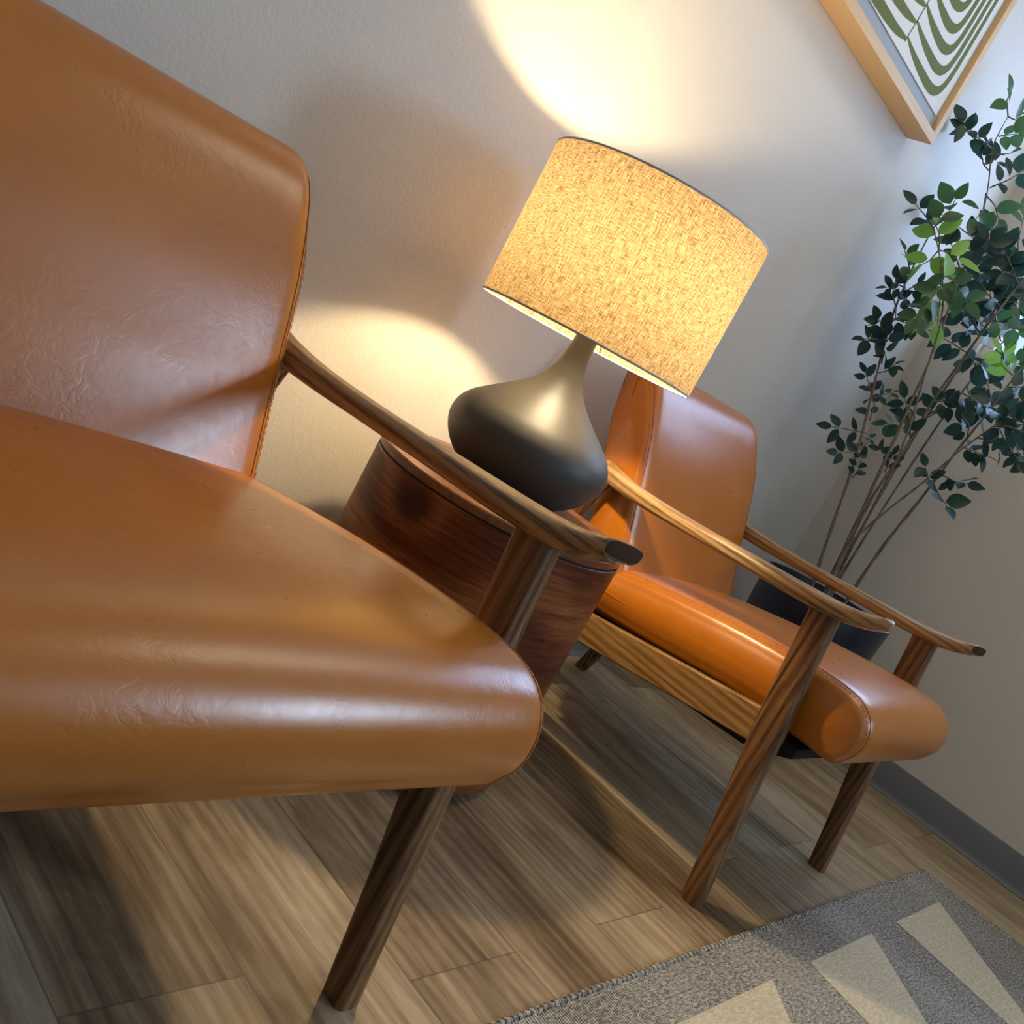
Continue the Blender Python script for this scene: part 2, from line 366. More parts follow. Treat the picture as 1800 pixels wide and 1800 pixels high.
# ------------------------------------------------------------------ armchair
def profile_normals(P):
    n = len(P); out = []
    area2 = sum(P[i][0] * P[(i + 1) % n][1] - P[(i + 1) % n][0] * P[i][1] for i in range(n))
    sgn = 1 if area2 > 0 else -1
    for i in range(n):
        a = Vector(P[i - 1]); b = Vector(P[(i + 1) % n]); d = (b - a).normalized()
        out.append(Vector((-d.y, d.x)) * sgn)     # inward
    return out
def cushion(bm, P, W, Rx, r_in, crown=None, bulge=0.006, nx=14, taper=None):
    """P: closed (y,z) outline; sweeps across x in [-W, W] with rounded sides and softly bulged side panels"""
    N = profile_normals(P); cy = sum(p[0] for p in P) / len(P); cz = sum(p[1] for p in P) / len(P)
    ctr = Vector((cy, cz)); sxx = sum((p[0] - cy) ** 2 for p in P); szz = sum((p[1] - cz) ** 2 for p in P); sxz = sum((p[0] - cy) * (p[1] - cz) for p in P)
    th = 0.5 * math.atan2(2 * sxz, sxx - szz); ax = Vector((math.cos(th), math.sin(th))); bx = Vector((-ax.y, ax.x))
    hu = max(abs((Vector(p) - ctr).dot(ax)) for p in P); hv = max(abs((Vector(p) - ctr).dot(bx)) for p in P)
    loc2 = [((Vector(p) - ctr).dot(ax), (Vector(p) - ctr).dot(bx)) for p in P]; n_ = len(P)
    ia = min(range(n_), key=lambda i: loc2[i][0]); ib = max(range(n_), key=lambda i: loc2[i][0])
    ch1 = sorted(loc2[i % n_] for i in range(ia, (ib if ib > ia else ib + n_) + 1)); ch2 = sorted(loc2[i % n_] for i in range(ib, (ia if ia > ib else ia + n_) + 1))
    def vat(ch, u):
        if u <= ch[0][0]: return ch[0][1]
        for (a, va), (b, vb) in zip(ch[:-1], ch[1:]):
            if u <= b: return va + (vb - va) * ((u - a) / (b - a) if b > a else 0)
        return ch[-1][1]
    def midv(u): return (vat(ch1, u) + vat(ch2, u)) / 2
    stations = []
    for k in range(7): stations.append(((W - Rx) + Rx * math.sin(PI / 2 * k / 6), 1 - math.cos(PI / 2 * k / 6)))
    mids = [(W - Rx) * k / nx for k in range(-nx + 1, nx)]
    seq = [(-x, o, None) for x, o in reversed(stations)] + [(x, 0.0, None) for x in mids] + [(x, o, None) for x, o in stations]
    caps = [(1 - (k / 6)) for k in range(1, 6)]
    def ring(x, o, s=1.0):
        pts = []
        for i, p in enumerate(P):
            r = r_in(p) if callable(r_in) else r_in
            q = Vector(p) + N[i] * (r * o)
            if crown: q = q - N[i] * crown(p, x / W)
            if s < 1:
                d = q - ctr; uu = d.dot(ax); vv = d.dot(bx)
                q = ctr + ax * (uu * (1 - (1 - s) * hv / hu)) + bx * (midv(uu) + (vv - midv(uu)) * s)
            xx = x * (taper(q.y) if taper else 1.0)
            pts.append(Vector((xx, q.x, q.y)))
        return pts
    rings = [ring(-(W + bulge * (1 - s * s)), 1.0, s) for s in reversed(caps)] + [ring(x, o) for x, o, _ in seq] + [ring(W + bulge * (1 - s * s), 1.0, s) for s in caps]
    loft(bm, rings, True, True)
    return ring
def closed_spline(P, per=5):
    n = len(P); out = []
    for i in range(n):
        a, b, c, d = P[i - 1], P[i], P[(i + 1) % n], P[(i + 2) % n]
        for k in range(per):
            t = k / per
            out.append(tuple(0.5 * (2 * b[j] + (c[j] - a[j]) * t + (2 * a[j] - 5 * b[j] + 4 * c[j] - d[j]) * t * t + (3 * b[j] - a[j] - 3 * c[j] + d[j]) * t ** 3) for j in (0, 1)))
    return out
Y0 = 0.85            # the chair's base point sits under the middle of its seat
SEAT = [(0.478, 0.334), (0.453, 0.357), (0.443, 0.385), (0.449, 0.420), (0.472, 0.446), (0.515, 0.458), (0.60, 0.456), (0.75, 0.440), (0.90, 0.416), (1.02, 0.394),
        (1.085, 0.380), (1.10, 0.355), (1.092, 0.315), (1.06, 0.290), (0.90, 0.300), (0.70, 0.325), (0.56, 0.333)]
BACK = [(0.983, 0.330), (1.005, 0.385), (1.033, 0.455), (1.063, 0.535), (1.093, 0.620), (1.128, 0.700), (1.158, 0.752), (1.190, 0.780), (1.222, 0.786), (1.247, 0.770), (1.248, 0.735),
        (1.226, 0.660), (1.198, 0.590), (1.170, 0.520), (1.140, 0.440), (1.110, 0.360), (1.080, 0.322), (1.03, 0.305)]
def loc(P): return [(y - Y0, z) for y, z in P]
def stitches(bm, pts, off, L=0.006, gap=0.0035, r=0.0005):
    pts = [Vector(p) for p in pts]; acc = 0; seglen = L + gap
    # walk the polyline and lay short raised threads
    cur = 0.0; total = sum((b - a).length for a, b in zip(pts[:-1], pts[1:]))
    def at(s):
        for a, b in zip(pts[:-1], pts[1:]):
            d = (b - a).length
            if s <= d: return a + (b - a) * (s / d if d else 0)
            s -= d
        return pts[-1]
    while cur + L < total:
        a, c, b = at(cur) + off, at(cur + L / 2) + off * 1.25, at(cur + L) + off
        tube(bm, [a, c, b], r, 4); cur += seglen
    return bm

def make_chair(label, ex=0.0):
    W = lambda x: math.copysign(abs(x) + ex, x)
    root = tag(empty('armchair', (0, Y0, 0)), label, 'armchair', 'caramel leather armchairs against the wall')
    # --- seat
    P = closed_spline(loc(SEAT), 5)
    def crown_seat(p, u):
        z = p[1]; y = p[0] + Y0
        top = max(0.0, min(1.0, (z - 0.36) / 0.05)); return 0.014 * top * (1 - u * u)
    bm = bmesh.new(); ring = cushion(bm, P, 0.258 + ex, 0.036, lambda p: 0.020, crown_seat, 0.010)
    seat = link('seat', bm, M['leather'], root)
    for s in (-1, 1):
        pts = [v for v in ring(W(s * 0.2380), 0.10)]
        bm = bmesh.new(); tube(bm, pts + [pts[0]], 0.0010, 6, False); link('seam', bm, M['seamline'], seat)
        bm = bmesh.new(); pts2 = ring(W(s * 0.2440), 0.21); stitches(bm, pts2 + [pts2[0]], Vector((s * 0.0006, 0, 0.0))); link('stitching', bm, M['thread'], seat)
    # --- dark dust cover under the seat
    bm = bmesh.new()
    pr = [(0.53, 0.318), (0.53, 0.300), (0.60, 0.268), (1.02, 0.240), (1.06, 0.250), (1.06, 0.285)]
    loft(bm, [[Vector((x, y - Y0, z)) for y, z in pr] for x in (-0.245 - ex, 0.245 + ex)], True, True)
    link('seat_base', bm, M['black'], root, smooth=False)
    # --- backrest
    P = closed_spline(loc(BACK), 5)
    def r_back(p): return 0.014 + 0.040 * max(0.0, min(1.0, (p[1] - 0.66) / 0.12))
    def crown_back(p, u):
        front = max(0.0, min(1.0, (1.13 - (p[0] + Y0)) / 0.08)); return 0.012 * front * (1 - u * u)
    bm = bmesh.new(); ring = cushion(bm, P, 0.2585 + ex, 0.034, r_back, crown_back, 0.004)
    back = link('backrest', bm, M['leather'], root)
    for s in (-1, 1):
        for x, o, r in ((0.2460, 0.21, 0.0009), (0.2520, 0.42, 0.0007)):
            pts = ring(W(s * x), o); bm = bmesh.new(); tube(bm, pts + [pts[0]], r, 6, False); link('seam', bm, M['seamline'], back)
        pts = ring(W(s * 0.2560), 0.63); bm = bmesh.new(); stitches(bm, pts + [pts[0]], Vector((s * 0.0009, 0, 0))); link('stitching', bm, M['thread'], back)
    # --- front legs: flattened round posts that widen towards the arm
    AX, AY = Vector((1, 0, 0)), Vector((0, 1, 0))
    for s in (-1, 1):
        ctrl = [(0.527, 0.0, 0.0165, 0.0175), (0.528, 0.004, 0.0175, 0.0185), (0.545, 0.13, 0.0185, 0.021), (0.562, 0.25, 0.0195, 0.0245), (0.576, 0.36, 0.0195, 0.028), (0.588, 0.46, 0.0175, 0.0265), (0.598, 0.556, 0.0170, 0.027)]
        bm = bmesh.new()
        loft(bm, [ring_super((W(s * 0.293), y - Y0, z), AX, AY, rx, ry, 28, 4.0) for y, z, rx, ry in spline(ctrl, 5)], True, True)
        link('leg', bm, M['leg'], root, auto=50)
        ctrl = [(1.296, 0.0, 0.015, 0.016), (1.295, 0.004, 0.016, 0.017), (1.235, 0.20, 0.017, 0.022), (1.185, 0.36, 0.017, 0.023), (1.150, 0.46, 0.015, 0.020), (1.122, 0.535, 0.013, 0.017)]
        bm = bmesh.new()
        loft(bm, [ring_super((W(s * 0.293), y - Y0, z), AX, AY, rx, ry, 20, 2.8) for y, z, rx, ry in spline(ctrl, 5)], True, True)
        link('leg', bm, M['leg'], root, auto=50)
        # side rail
        bm = bmesh.new()
        x0, x1 = sorted((W(s * 0.281), W(s * 0.300)))
        sec = [(x0, -1), (x1, -1), (x1, 1), (x0, 1)]
        rings = []
        for y, zb, zt in ((0.585, 0.294, 0.357), (0.80, 0.2625, 0.3255), (1.0, 0.233, 0.296), (1.225, 0.200, 0.263)):
            b = 0.0025
            rings.append([Vector((x, y - Y0, z)) for x, z in ((x0 + b, zb), (x1 - b, zb), (x1, zb + b), (x1, zt - b), (x1 - b, zt), (x0 + b, zt), (x0, zt - b), (x0, zb + b))])
        loft(bm, rings, True, True); link('side_rail', bm, M['rail'], root, auto=30)
        # armrest: paddle that lifts at the tip
        A = spline([(1.142, 0.5500, 0.283, 0.018, 0.0215), (1.105, 0.5460, 0.286, 0.020, 0.0190), (1.03, 0.543, 0.291, 0.022, 0.0160), (0.90, 0.547, 0.294, 0.0245, 0.0140),
                    (0.76, 0.5540, 0.294, 0.0270, 0.0145), (0.64, 0.560, 0.293, 0.0290, 0.0150), (0.57, 0.567, 0.292, 0.0285, 0.0145), (0.53, 0.5765, 0.291, 0.0265, 0.0135), (0.500, 0.588, 0.290, 0.0235, 0.0115)], 6)
        bm = bmesh.new(); rings = []
        for i, (y, z, x, rx, rz) in enumerate(A):
            a = A[max(i - 1, 0)]; b = A[min(i + 1, len(A) - 1)]
            d = Vector((0, b[0] - a[0], b[1] - a[1])).normalized(); up = Vector((1, 0, 0)).cross(d).normalized()
            rings.append(ring_super((W(s * x), y - Y0, z), AX, up, rx, rz, 24, 3.2))
            if i == len(A) - 1: rings[-1] = [q + Vector((0, 0.010 * (-(q.x - W(s * x)) * s / rx) - 0.006 * (q.z - z) / rz, 0)) for q in rings[-1]]
        loft(bm, rings, True, False)
        # rounded rear end and a bevelled dark front end
        vs = bm.verts; vs.ensure_lookup_table(); n = 24
        bm.faces.new([vs[i] for i in range(n)][::-1])
        k0 = (len(rings) - 1) * n
        base = [vs[k0 + i] for i in range(n)]; c = sum((v.co for v in base), Vector()) / n
        inner = [bm.verts.new(c + (v.co - c) * 0.86 + Vector((0, -0.0035, 0.0012))) for v in base]
        for i in range(n): bm.faces.new((base[i], base[(i + 1) % n], inner[(i + 1) % n], inner[i]))
        f = bm.faces.new(inner); f.material_index = 1
        link('armrest', bm, [M['arm'], M['endgrain']], root, auto=45)
    # cross rails under the seat and behind the backrest
    bm = bmesh.new(); box(bm, (-0.282 - ex, 1.165 - Y0, 0.215), (0.282 + ex, 1.190 - Y0, 0.265), 0.003); link('back_rail', bm, M['rail'], root, smooth=False)
    bm = bmesh.new(); box(bm, (-0.282 - ex, 0.560 - Y0, 0.272), (0.282 + ex, 0.580 - Y0, 0.312), 0.003); link('front_rail', bm, M['rail'], root, smooth=False)
    return root
near = make_chair('closest caramel leather armchair, filling the lower left, beside the round walnut table', 0.13)
near.location.x = 0.523 - 0.13
far = make_chair('farther caramel leather armchair between the lamp table and the potted plant'); far.location.x = 1.930

# ------------------------------------------------------------------ drum side table
TX, TY, TR, TZ = 1.269, 1.035, 0.227, 0.470
t = tag(empty('side_table', (TX, TY, 0)), 'round walnut drum side table under the lamp between two armchairs', 'side table')
bm = bmesh.new(); lathe(bm, [(TR - 0.030, 0.0), (TR - 0.030, 0.022)], 72); link('plinth', bm, M['dark'], t)
bm = bmesh.new(); uvl = bm.loops.layers.uv.new('UVMap'); n = 96
prof = [(TR - 0.034, 0.020), (TR - 0.004, 0.020), (TR - 0.001, 0.023), (TR, 0.027), (TR, 0.15), (TR, 0.30), (TR, TZ - 0.019), (TR - 0.0015, TZ - 0.0175)]
vs = [[bm.verts.new((r * math.cos(2 * PI * k / n), r * math.sin(2 * PI * k / n), z)) for k in range(n)] for r, z in prof]
for j in range(len(prof) - 1):
    for k in range(n):
        f = bm.faces.new((vs[j][k], vs[j][(k + 1) % n], vs[j + 1][(k + 1) % n], vs[j + 1][k]))
        for lp, (u, v) in zip(f.loops, ((k, prof[j][1]), (k + 1, prof[j][1]), (k + 1, prof[j + 1][1]), (k, prof[j + 1][1]))):
            lp[uvl].uv = (u / n * 1.426, v)
link('body', bm, M['drum'], t, auto=40)
bm = bmesh.new(); lathe(bm, [(TR - 0.0035, TZ - 0.0175), (TR - 0.0035, TZ - 0.0135)], 96); link('groove', bm, M['dark'], t)
bm = bmesh.new(); lathe(bm, [(0.0, TZ - 0.014), (TR - 0.001, TZ - 0.014), (TR, TZ - 0.012), (TR, TZ - 0.002), (TR - 0.0015, TZ), (TR - 0.02, TZ), (0.0, TZ)], 96)
bmesh.ops.remove_doubles(bm, verts=bm.verts, dist=0.0008); link('tabletop', bm, M['tabletop'], t, auto=35)

# ------------------------------------------------------------------ table lamp
LX, LY = 1.269, 1.040
lamp = tag(empty('table_lamp', (LX, LY, TZ)), 'table lamp with black teardrop base and tan linen drum shade, on the round table', 'lamp')
B0 = spline([(0.066, 0.470), (0.075, 0.4725), (0.098, 0.487), (0.122, 0.507), (0.138, 0.530), (0.1445, 0.552), (0.1415, 0.574), (0.128, 0.595), (0.106, 0.614), (0.080, 0.634), (0.055, 0.655), (0.036, 0.678),
             (0.0255, 0.702), (0.0205, 0.728), (0.0185, 0.765), (0.0180, 0.785)], 5)
bm = bmesh.new(); lathe(bm, [(0.0, 0.4705 - TZ)] + [(r, z - TZ + 0.0005) for r, z in B0] + [(0.0, 0.786 - TZ)], 72)
bmesh.ops.remove_doubles(bm, verts=bm.verts, dist=0.0008); link('base', bm, M['ceramic'], lamp, auto=60)
SR, S0, S1 = 0.189, 0.750, 1.004
bm = bmesh.new(); uvl = bm.loops.layers.uv.new('UVMap'); n = 128
zs = [S0, S0 + 0.006, S1 - 0.006, S1]
vs = [[bm.verts.new((SR * math.cos(2 * PI * k / n), SR * math.sin(2 * PI * k / n), z - TZ)) for k in range(n)] for z in zs]
for j in range(3):
    for k in range(n):
        f = bm.faces.new((vs[j][k], vs[j][(k + 1) % n], vs[j + 1][(k + 1) % n], vs[j + 1][k]))
        for lp, (u, v) in zip(f.loops, ((k, zs[j]), (k + 1, zs[j]), (k + 1, zs[j + 1]), (k, zs[j + 1]))): lp[uvl].uv = (u / n * 1.1875, v)
shade = link('lamp_shade', bm, M['shade'], lamp)
# the shade sits a little crooked on its spider
tow = Vector((-math.cos(math.radians(39.4)), -math.sin(math.radians(39.4)), 0))
zc = (S0 + S1) / 2 - TZ
rt = Matrix.Rotation(math.radians(1.7), 4, tow.cross(Vector((0, 0, 1))).normalized()) @ Matrix.Rotation(math.radians(0.5), 4, tow)
shade.matrix_world = Matrix.Translation((0, 0, zc)) @ rt @ Matrix.Translation((0, 0, -zc))
for z, lab in ((S0, 'bottom'), (S1, 'top')):
    bm = bmesh.new(); zz = z - TZ; d = 0.005 if z == S0 else -0.005
    lathe(bm, [(SR + 0.0006, zz + d * .5), (SR + 0.0009, zz), (SR, zz - d * 0.2), (SR - 0.0012, zz), (SR - 0.0010, zz + d * .5)], 96); link('rim', bm, M['hem'], shade)
bm = bmesh.new()
for k in range(3):
    a = 2 * PI * k / 3 + 0.52
    tube(bm, [(0.016 * math.cos(a), 0.016 * math.sin(a), 0.812 - TZ), (0.10 * math.cos(a), 0.10 * math.sin(a), 0.800 - TZ), (SR * 0.985 * math.cos(a), SR * 0.985 * math.sin(a), S0 + 0.006 - TZ)], 0.0013, 6)
link('spider', bm, M['brass'], shade)
bm = bmesh.new(); lathe(bm, [(0.0, 0.786 - TZ), (0.0165, 0.786 - TZ), (0.0165, 0.835 - TZ), (0.0, 0.835 - TZ)], 32); link('socket', bm, M['brass'], lamp, auto=40)
tb = NT('lit_bulb'); em = tb.n('Emission', ins={'Color': (1.0, 0.76, 0.42, 1), 'Strength': 60.0}); tb.l(em.outputs[0], tb.out.inputs[0])
bm = bmesh.new(); lathe(bm, [(0.0, 0.835 - TZ), (0.013, 0.836 - TZ), (0.016, 0.85 - TZ), (0.027, 0.873 - TZ), (0.030, 0.890 - TZ), (0.026, 0.907 - TZ), (0.014, 0.919 - TZ), (0.0, 0.922 - TZ)], 32)
bmesh.ops.remove_doubles(bm, verts=bm.verts, dist=0.0008); bulb = link('bulb', bm, tb.m, lamp)
bulb.visible_shadow = True
for k, zz in ((0, 0.935),):
    pl = bpy.data.lights.new('bulb_light', 'POINT'); pl.energy = LAMP_POWER; pl.color = (1.0, 0.77, 0.45); pl.shadow_soft_size = 0.022
    po = bpy.data.objects.new('bulb_light', pl); COL.objects.link(po); po.location = (LX, LY, 0.887)
bulb.visible_shadow = False

# ------------------------------------------------------------------ picture on the wall
FX0, FX1, FZ0, FZ1, FY = 1.46, 2.42, 1.606, 2.36, 1.295
pic = tag(empty('framed_print', ((FX0 + FX1) / 2, YB, FZ0)), 'deep pale wood framed print of curved olive green leaf stripes on the wall', 'picture')
def pb(name, mat, a, b, bev=0.0008, par=None):
    bm = bmesh.new(); o = Vector(pic.location); box(bm, Vector(a) - o, Vector(b) - o, bev, 1); return link(name, bm, mat, par or pic, smooth=False)
FW = 0.024
bm = bmesh.new(); o = Vector(pic.location)
for a, b in (((FX0, FY, FZ0), (FX1, YB - 0.001, FZ0 + FW)), ((FX0, FY, FZ1 - FW), (FX1, YB - 0.001, FZ1)), ((FX0, FY, FZ0 + FW), (FX0 + FW, YB - 0.001, FZ1 - FW)), ((FX1 - FW, FY, FZ0 + FW), (FX1, YB - 0.001, FZ1 - FW))):
    box(bm, Vector(a) - o, Vector(b) - o, 0.0008, 1)
link('frame', bm, M['framewood'], pic, smooth=False)
pb('mat', M['mat'], (FX0 + FW, 1.3095, FZ0 + FW), (FX1 - FW, 1.318, FZ1 - FW), 0)
PZ0 = 1.663; PX1 = 2.382
pap = pb('print', M['paper'], (FX0 + FW + 0.05, 1.3065, PZ0), (PX1, 1.3090, FZ1 - FW - 0.045), 0)
def stroke(bm, pts, w):
    L = []; Rr = []; n = len(pts)
    pts = [(x * 0.988, 0.742 + (z - 0.742) * 0.9857) for x, z in pts]
    for i, (x, z) in enumerate(pts):
        a = Vector(pts[max(i - 1, 0)]); b = Vector(pts[min(i + 1, n - 1)]); d = (b - a).normalized(); nn = Vector((-d.y, d.x))
        ww = w[i] / 2; p = Vector((x, z)) + nn * ww; q = Vector((x, z)) - nn * ww
        L.append(bm.verts.new((p.x - o.x, 1.3060 - o.y, p.y - o.z))); Rr.append(bm.verts.new((q.x - o.x, 1.3060 - o.y, q.y - o.z)))
    for i in range(n - 1): bm.faces.new((L[i], L[i + 1], Rr[i + 1], Rr[i]))
bm = bmesh.new(); MX = 2.105
ztop = FZ1 - FW - 0.07
pts = [(MX + 0.004 * math.sin(i), 1.70 + (ztop - 1.70) * i / 12) for i in range(13)]; stroke(bm, pts, [0.004] * 13)
for k in range(9):
    z0 = 1.712 + 0.040 * k; lx = 2.378 - 0.0265 * k; r = 0.060 - 0.003 * k
    if lx - r < MX + 0.01: break
    ctrl = [(MX, z0)] + [(MX + (lx - r - MX) * q, z0 - 0.006 * math.sin(PI * q) - 0.012 * q) for q in (0.3, 0.65, 1.0)] + [(lx - r * 0.35, z0 - 0.012 + r * 0.28), (lx - 0.004, z0 - 0.012 + r * 0.95), (lx, z0 + r * 2), (lx + 0.001, (z0 + ztop) / 2), (lx, ztop)]
    pp = spline(ctrl, 6); n_ = len(pp)
    wd = []
    for i in range(n_):
        q = i / (n_ - 1); wd.append(0.002 + 0.021 * (math.sin(PI * min(1, q / 0.8)) ** 0.8 if q < 0.4 else 1 - 0.55 * (q - 0.4) / 0.6))
    stroke(bm, pp, wd)
for k in range(15):
    z0 = 1.700 + 0.040 * k
    if z0 > ztop - 0.02: break
    ctrl = [(MX, z0 + 0.006), (MX - 0.07, z0 - 0.004), (MX - 0.2, z0 - 0.008), (MX - 0.36, z0 + 0.0), (MX - 0.50, z0 + 0.012)]
    pp = spline(ctrl, 5); n_ = len(pp); stroke(bm, pp, [0.002 + 0.025 * math.sin(PI * min(1, (i / (n_ - 1)) / 1.3 + 0.02)) ** 0.7 for i in range(n_)])
link('leaf_motif', bm, M['ink'], pap, smooth=False)

# ------------------------------------------------------------------ rug
RX0, RX1, RY0, RY1 = 0.10, 2.735, -1.75, 0.434
bm = bmesh.new(); box(bm, (RX0, RY0, 0.0), (RX1, RY1, 0.008), 0.003, 2)
rug = tag(link('rug', bm, M['rug'], smooth=False), 'flatwoven grey rug with cream triangles in front of the armchairs', 'rug')
for row in range(4):
    for k in range(5):
        x0 = 2.262 - 0.4865 * k; yT = 0.345 - 0.50 * row
        if yT - 0.42 < RY0: continue
        bm = bmesh.new(); 
        top = [(x0 + 0.327, yT), (x0, yT), (x0 - 0.066, yT - 0.415)]
        vs0 = [bm.verts.new((x, y, 0.0075)) for x, y in top]; vs1 = [bm.verts.new((x, y, 0.0092)) for x, y in top]
        bm.faces.new(vs1); [bm.faces.new((vs0[i], vs0[(i + 1) % 3], vs1[(i + 1) % 3], vs1[i])) for i in range(3)]
        if x0 - 0.07 > RX0: link('triangle', bm, M['cream'], rug, smooth=False)
        else: bm.free()
# whipped edge: a row of plump wraps along the border
bm = bmesh.new()
def wraps(a, b):
    a = Vector(a); b = Vector(b); L = (b - a).length; n = int(L / 0.0085); d = (b - a).normalized(); side = Vector((-d.y, d.x, 0))
    rings = []
    for i in range(n * 4 + 1):
        s = L * i / (n * 4); r = 0.0052 + 0.0011 * math.sin(2 * PI * i / 4 + 0.4)
        c = a + d * s + Vector((0, 0, 0.0062))
        rings.append([c + side * r * math.cos(2 * PI * k / 8) + Vector((0, 0, 1)) * r * math.sin(2 * PI * k / 8) for k in range(8)])
    loft(bm, rings, True, True)
wraps((RX0, RY1 - 0.002, 0), (RX1, RY1 - 0.002, 0)); wraps((RX1 - 0.002, RY1, 0), (RX1 - 0.002, RY0, 0))
link('whipped_edge', bm, M['rug'], rug)

# ------------------------------------------------------------------ potted tree in the corner
PX, PY, PZ = 2.79, 1.04, 0.462
plant = tag(empty('potted_plant', (PX, PY, 0)), 'tall leafy green tree in a dark glazed pot in the room corner', 'plant')
bm = bmesh.new(); lathe(bm, [(0.0, 0.10), (0.150, 0.10), (0.162, 0.106), (0.170, 0.14), (0.180, 0.24), (0.1825, 0.262), (0.187, 0.268), (0.187, 0.282), (0.1840, 0.288), (0.190, 0.38), (0.194, PZ - 0.006), (0.192, PZ), (0.184, PZ), (0.182, PZ - 0.01), (0.178, 0.40)], 64)
bmesh.ops.remove_doubles(bm, verts=bm.verts, dist=0.0008); link('planter', bm, M['pot'], plant, auto=40)
bm = bmesh.new(); lathe(bm, [(0.0, 0.415), (0.10, 0.412), (0.181, 0.405)], 48)
for v in bm.verts: v.co.z += random.uniform(-0.004, 0.004)
bmesh.ops.remove_doubles(bm, verts=bm.verts, dist=0.0008); link('soil', bm, M['soil'], plant)
for k in range(4):
    a = PI / 4 + PI / 2 * k + 0.35
    bm = bmesh.new(); tube(bm, [(0.150 * math.cos(a), 0.150 * math.sin(a), 0.0), (0.135 * math.cos(a), 0.135 * math.sin(a), 0.104)], [0.010, 0.017], 16); link('foot', bm, M['stand'], plant)
def P3(x, y, dd=0.0):
    """layout measured on an upright plane through the pot, facing the room; dd shifts in depth"""
    v = Vector((x - 900, -(y - 900), -1733.0)) / 1733.0
    r = Vector(tuple(R[i][0] * v[0] + R[i][1] * v[1] + R[i][2] * v[2] for i in range(3)))
    az = math.atan2(PY, PX); D = math.hypot(PX, PY) + dd
    s = D / (r.x * math.cos(az) + r.y * math.sin(az))
    p = Vector((r.x * s, r.y * s, H + r.z * s))
    p.x = min(p.x, XR - 0.05); p.y = min(p.y, YB - 0.05)
    return p - Vector((PX, PY, 0))
def leaf(bm, base, d, nrm, L, Wd, curl=0.12):
    d = d.normalized(); side = d.cross(nrm).normalized(); up = side.cross(d).normalized(); rows = []
    for i in range(7):
        q = i / 6; wq = Wd * 0.5 * (math.sin(PI * q ** 0.85) ** 0.8 if 0 < q < 1 else 0.0) * (1.0 - 0.15 * q)
        c = base + d * (L * q) - up * (curl * L * q * q)
        fold = 0.20 * wq
        if i in (0, 6): rows.append([bm.verts.new(c)])
        else: rows.append([bm.verts.new(c - side * wq + up * fold), bm.verts.new(c), bm.verts.new(c + side * wq + up * fold)])
    for a, b in zip(rows[:-1], rows[1:]):
        if len(a) == 1: bm.faces.new((a[0], b[0], b[1])); bm.faces.new((a[0], b[1], b[2]))
        elif len(b) == 1: bm.faces.new((a[0], b[0], a[1])); bm.faces.new((a[1], b[0], a[2]))
        else: bm.faces.new((a[0], b[0], b[1], a[1])); bm.faces.new((a[1], b[1], b[2], a[2]))
VIEW = Vector((-math.cos(math.atan2(PY, PX)), -math.sin(math.atan2(PY, PX)), 0.05))
def sprig(bml, bmt, A, B, n, L, rnd, spread=1.0, face=0.6):
    """leaf pairs along a twig from A to B with one at the tip"""
    d = B - A; mid = (A + B) / 2 + Vector((rnd.uniform(-.01, .01), rnd.uniform(-.01, .01), rnd.uniform(-.01, .01)))
    tube(bmt, [A, mid, B], [0.0022, 0.0018, 0.0011], 5)
    for i in range(n):
        q = (i + 0.6) / n; c = A * (1 - q) + B * q
        for s in (-1, 1):
            nv = (VIEW * face + Vector((rnd.uniform(-1, 1), rnd.uniform(-1, 1), rnd.uniform(-0.2, 1.0))) * 0.65).normalized()
            sd = d.normalized().cross(nv).normalized()
            ld = (sd * s * spread + d.normalized() * rnd.uniform(0.2, 0.7) + Vector((rnd.uniform(-.25, .25), rnd.uniform(-.25, .25), rnd.uniform(-.25, .25))))
            LL = L * rnd.uniform(0.92, 1.32); leaf(bml, c + ld.normalized() * 0.003, ld, nv, LL, LL * rnd.uniform(0.56, 0.72))
    nv = (VIEW * face + Vector((rnd.uniform(-1, 1), rnd.uniform(-1, 1), rnd.uniform(-0.2, 1.0))) * 0.5).normalized()
    leaf(bml, B, d, nv, L * 1.1, L * 0.6)
rnd = random.Random(11)
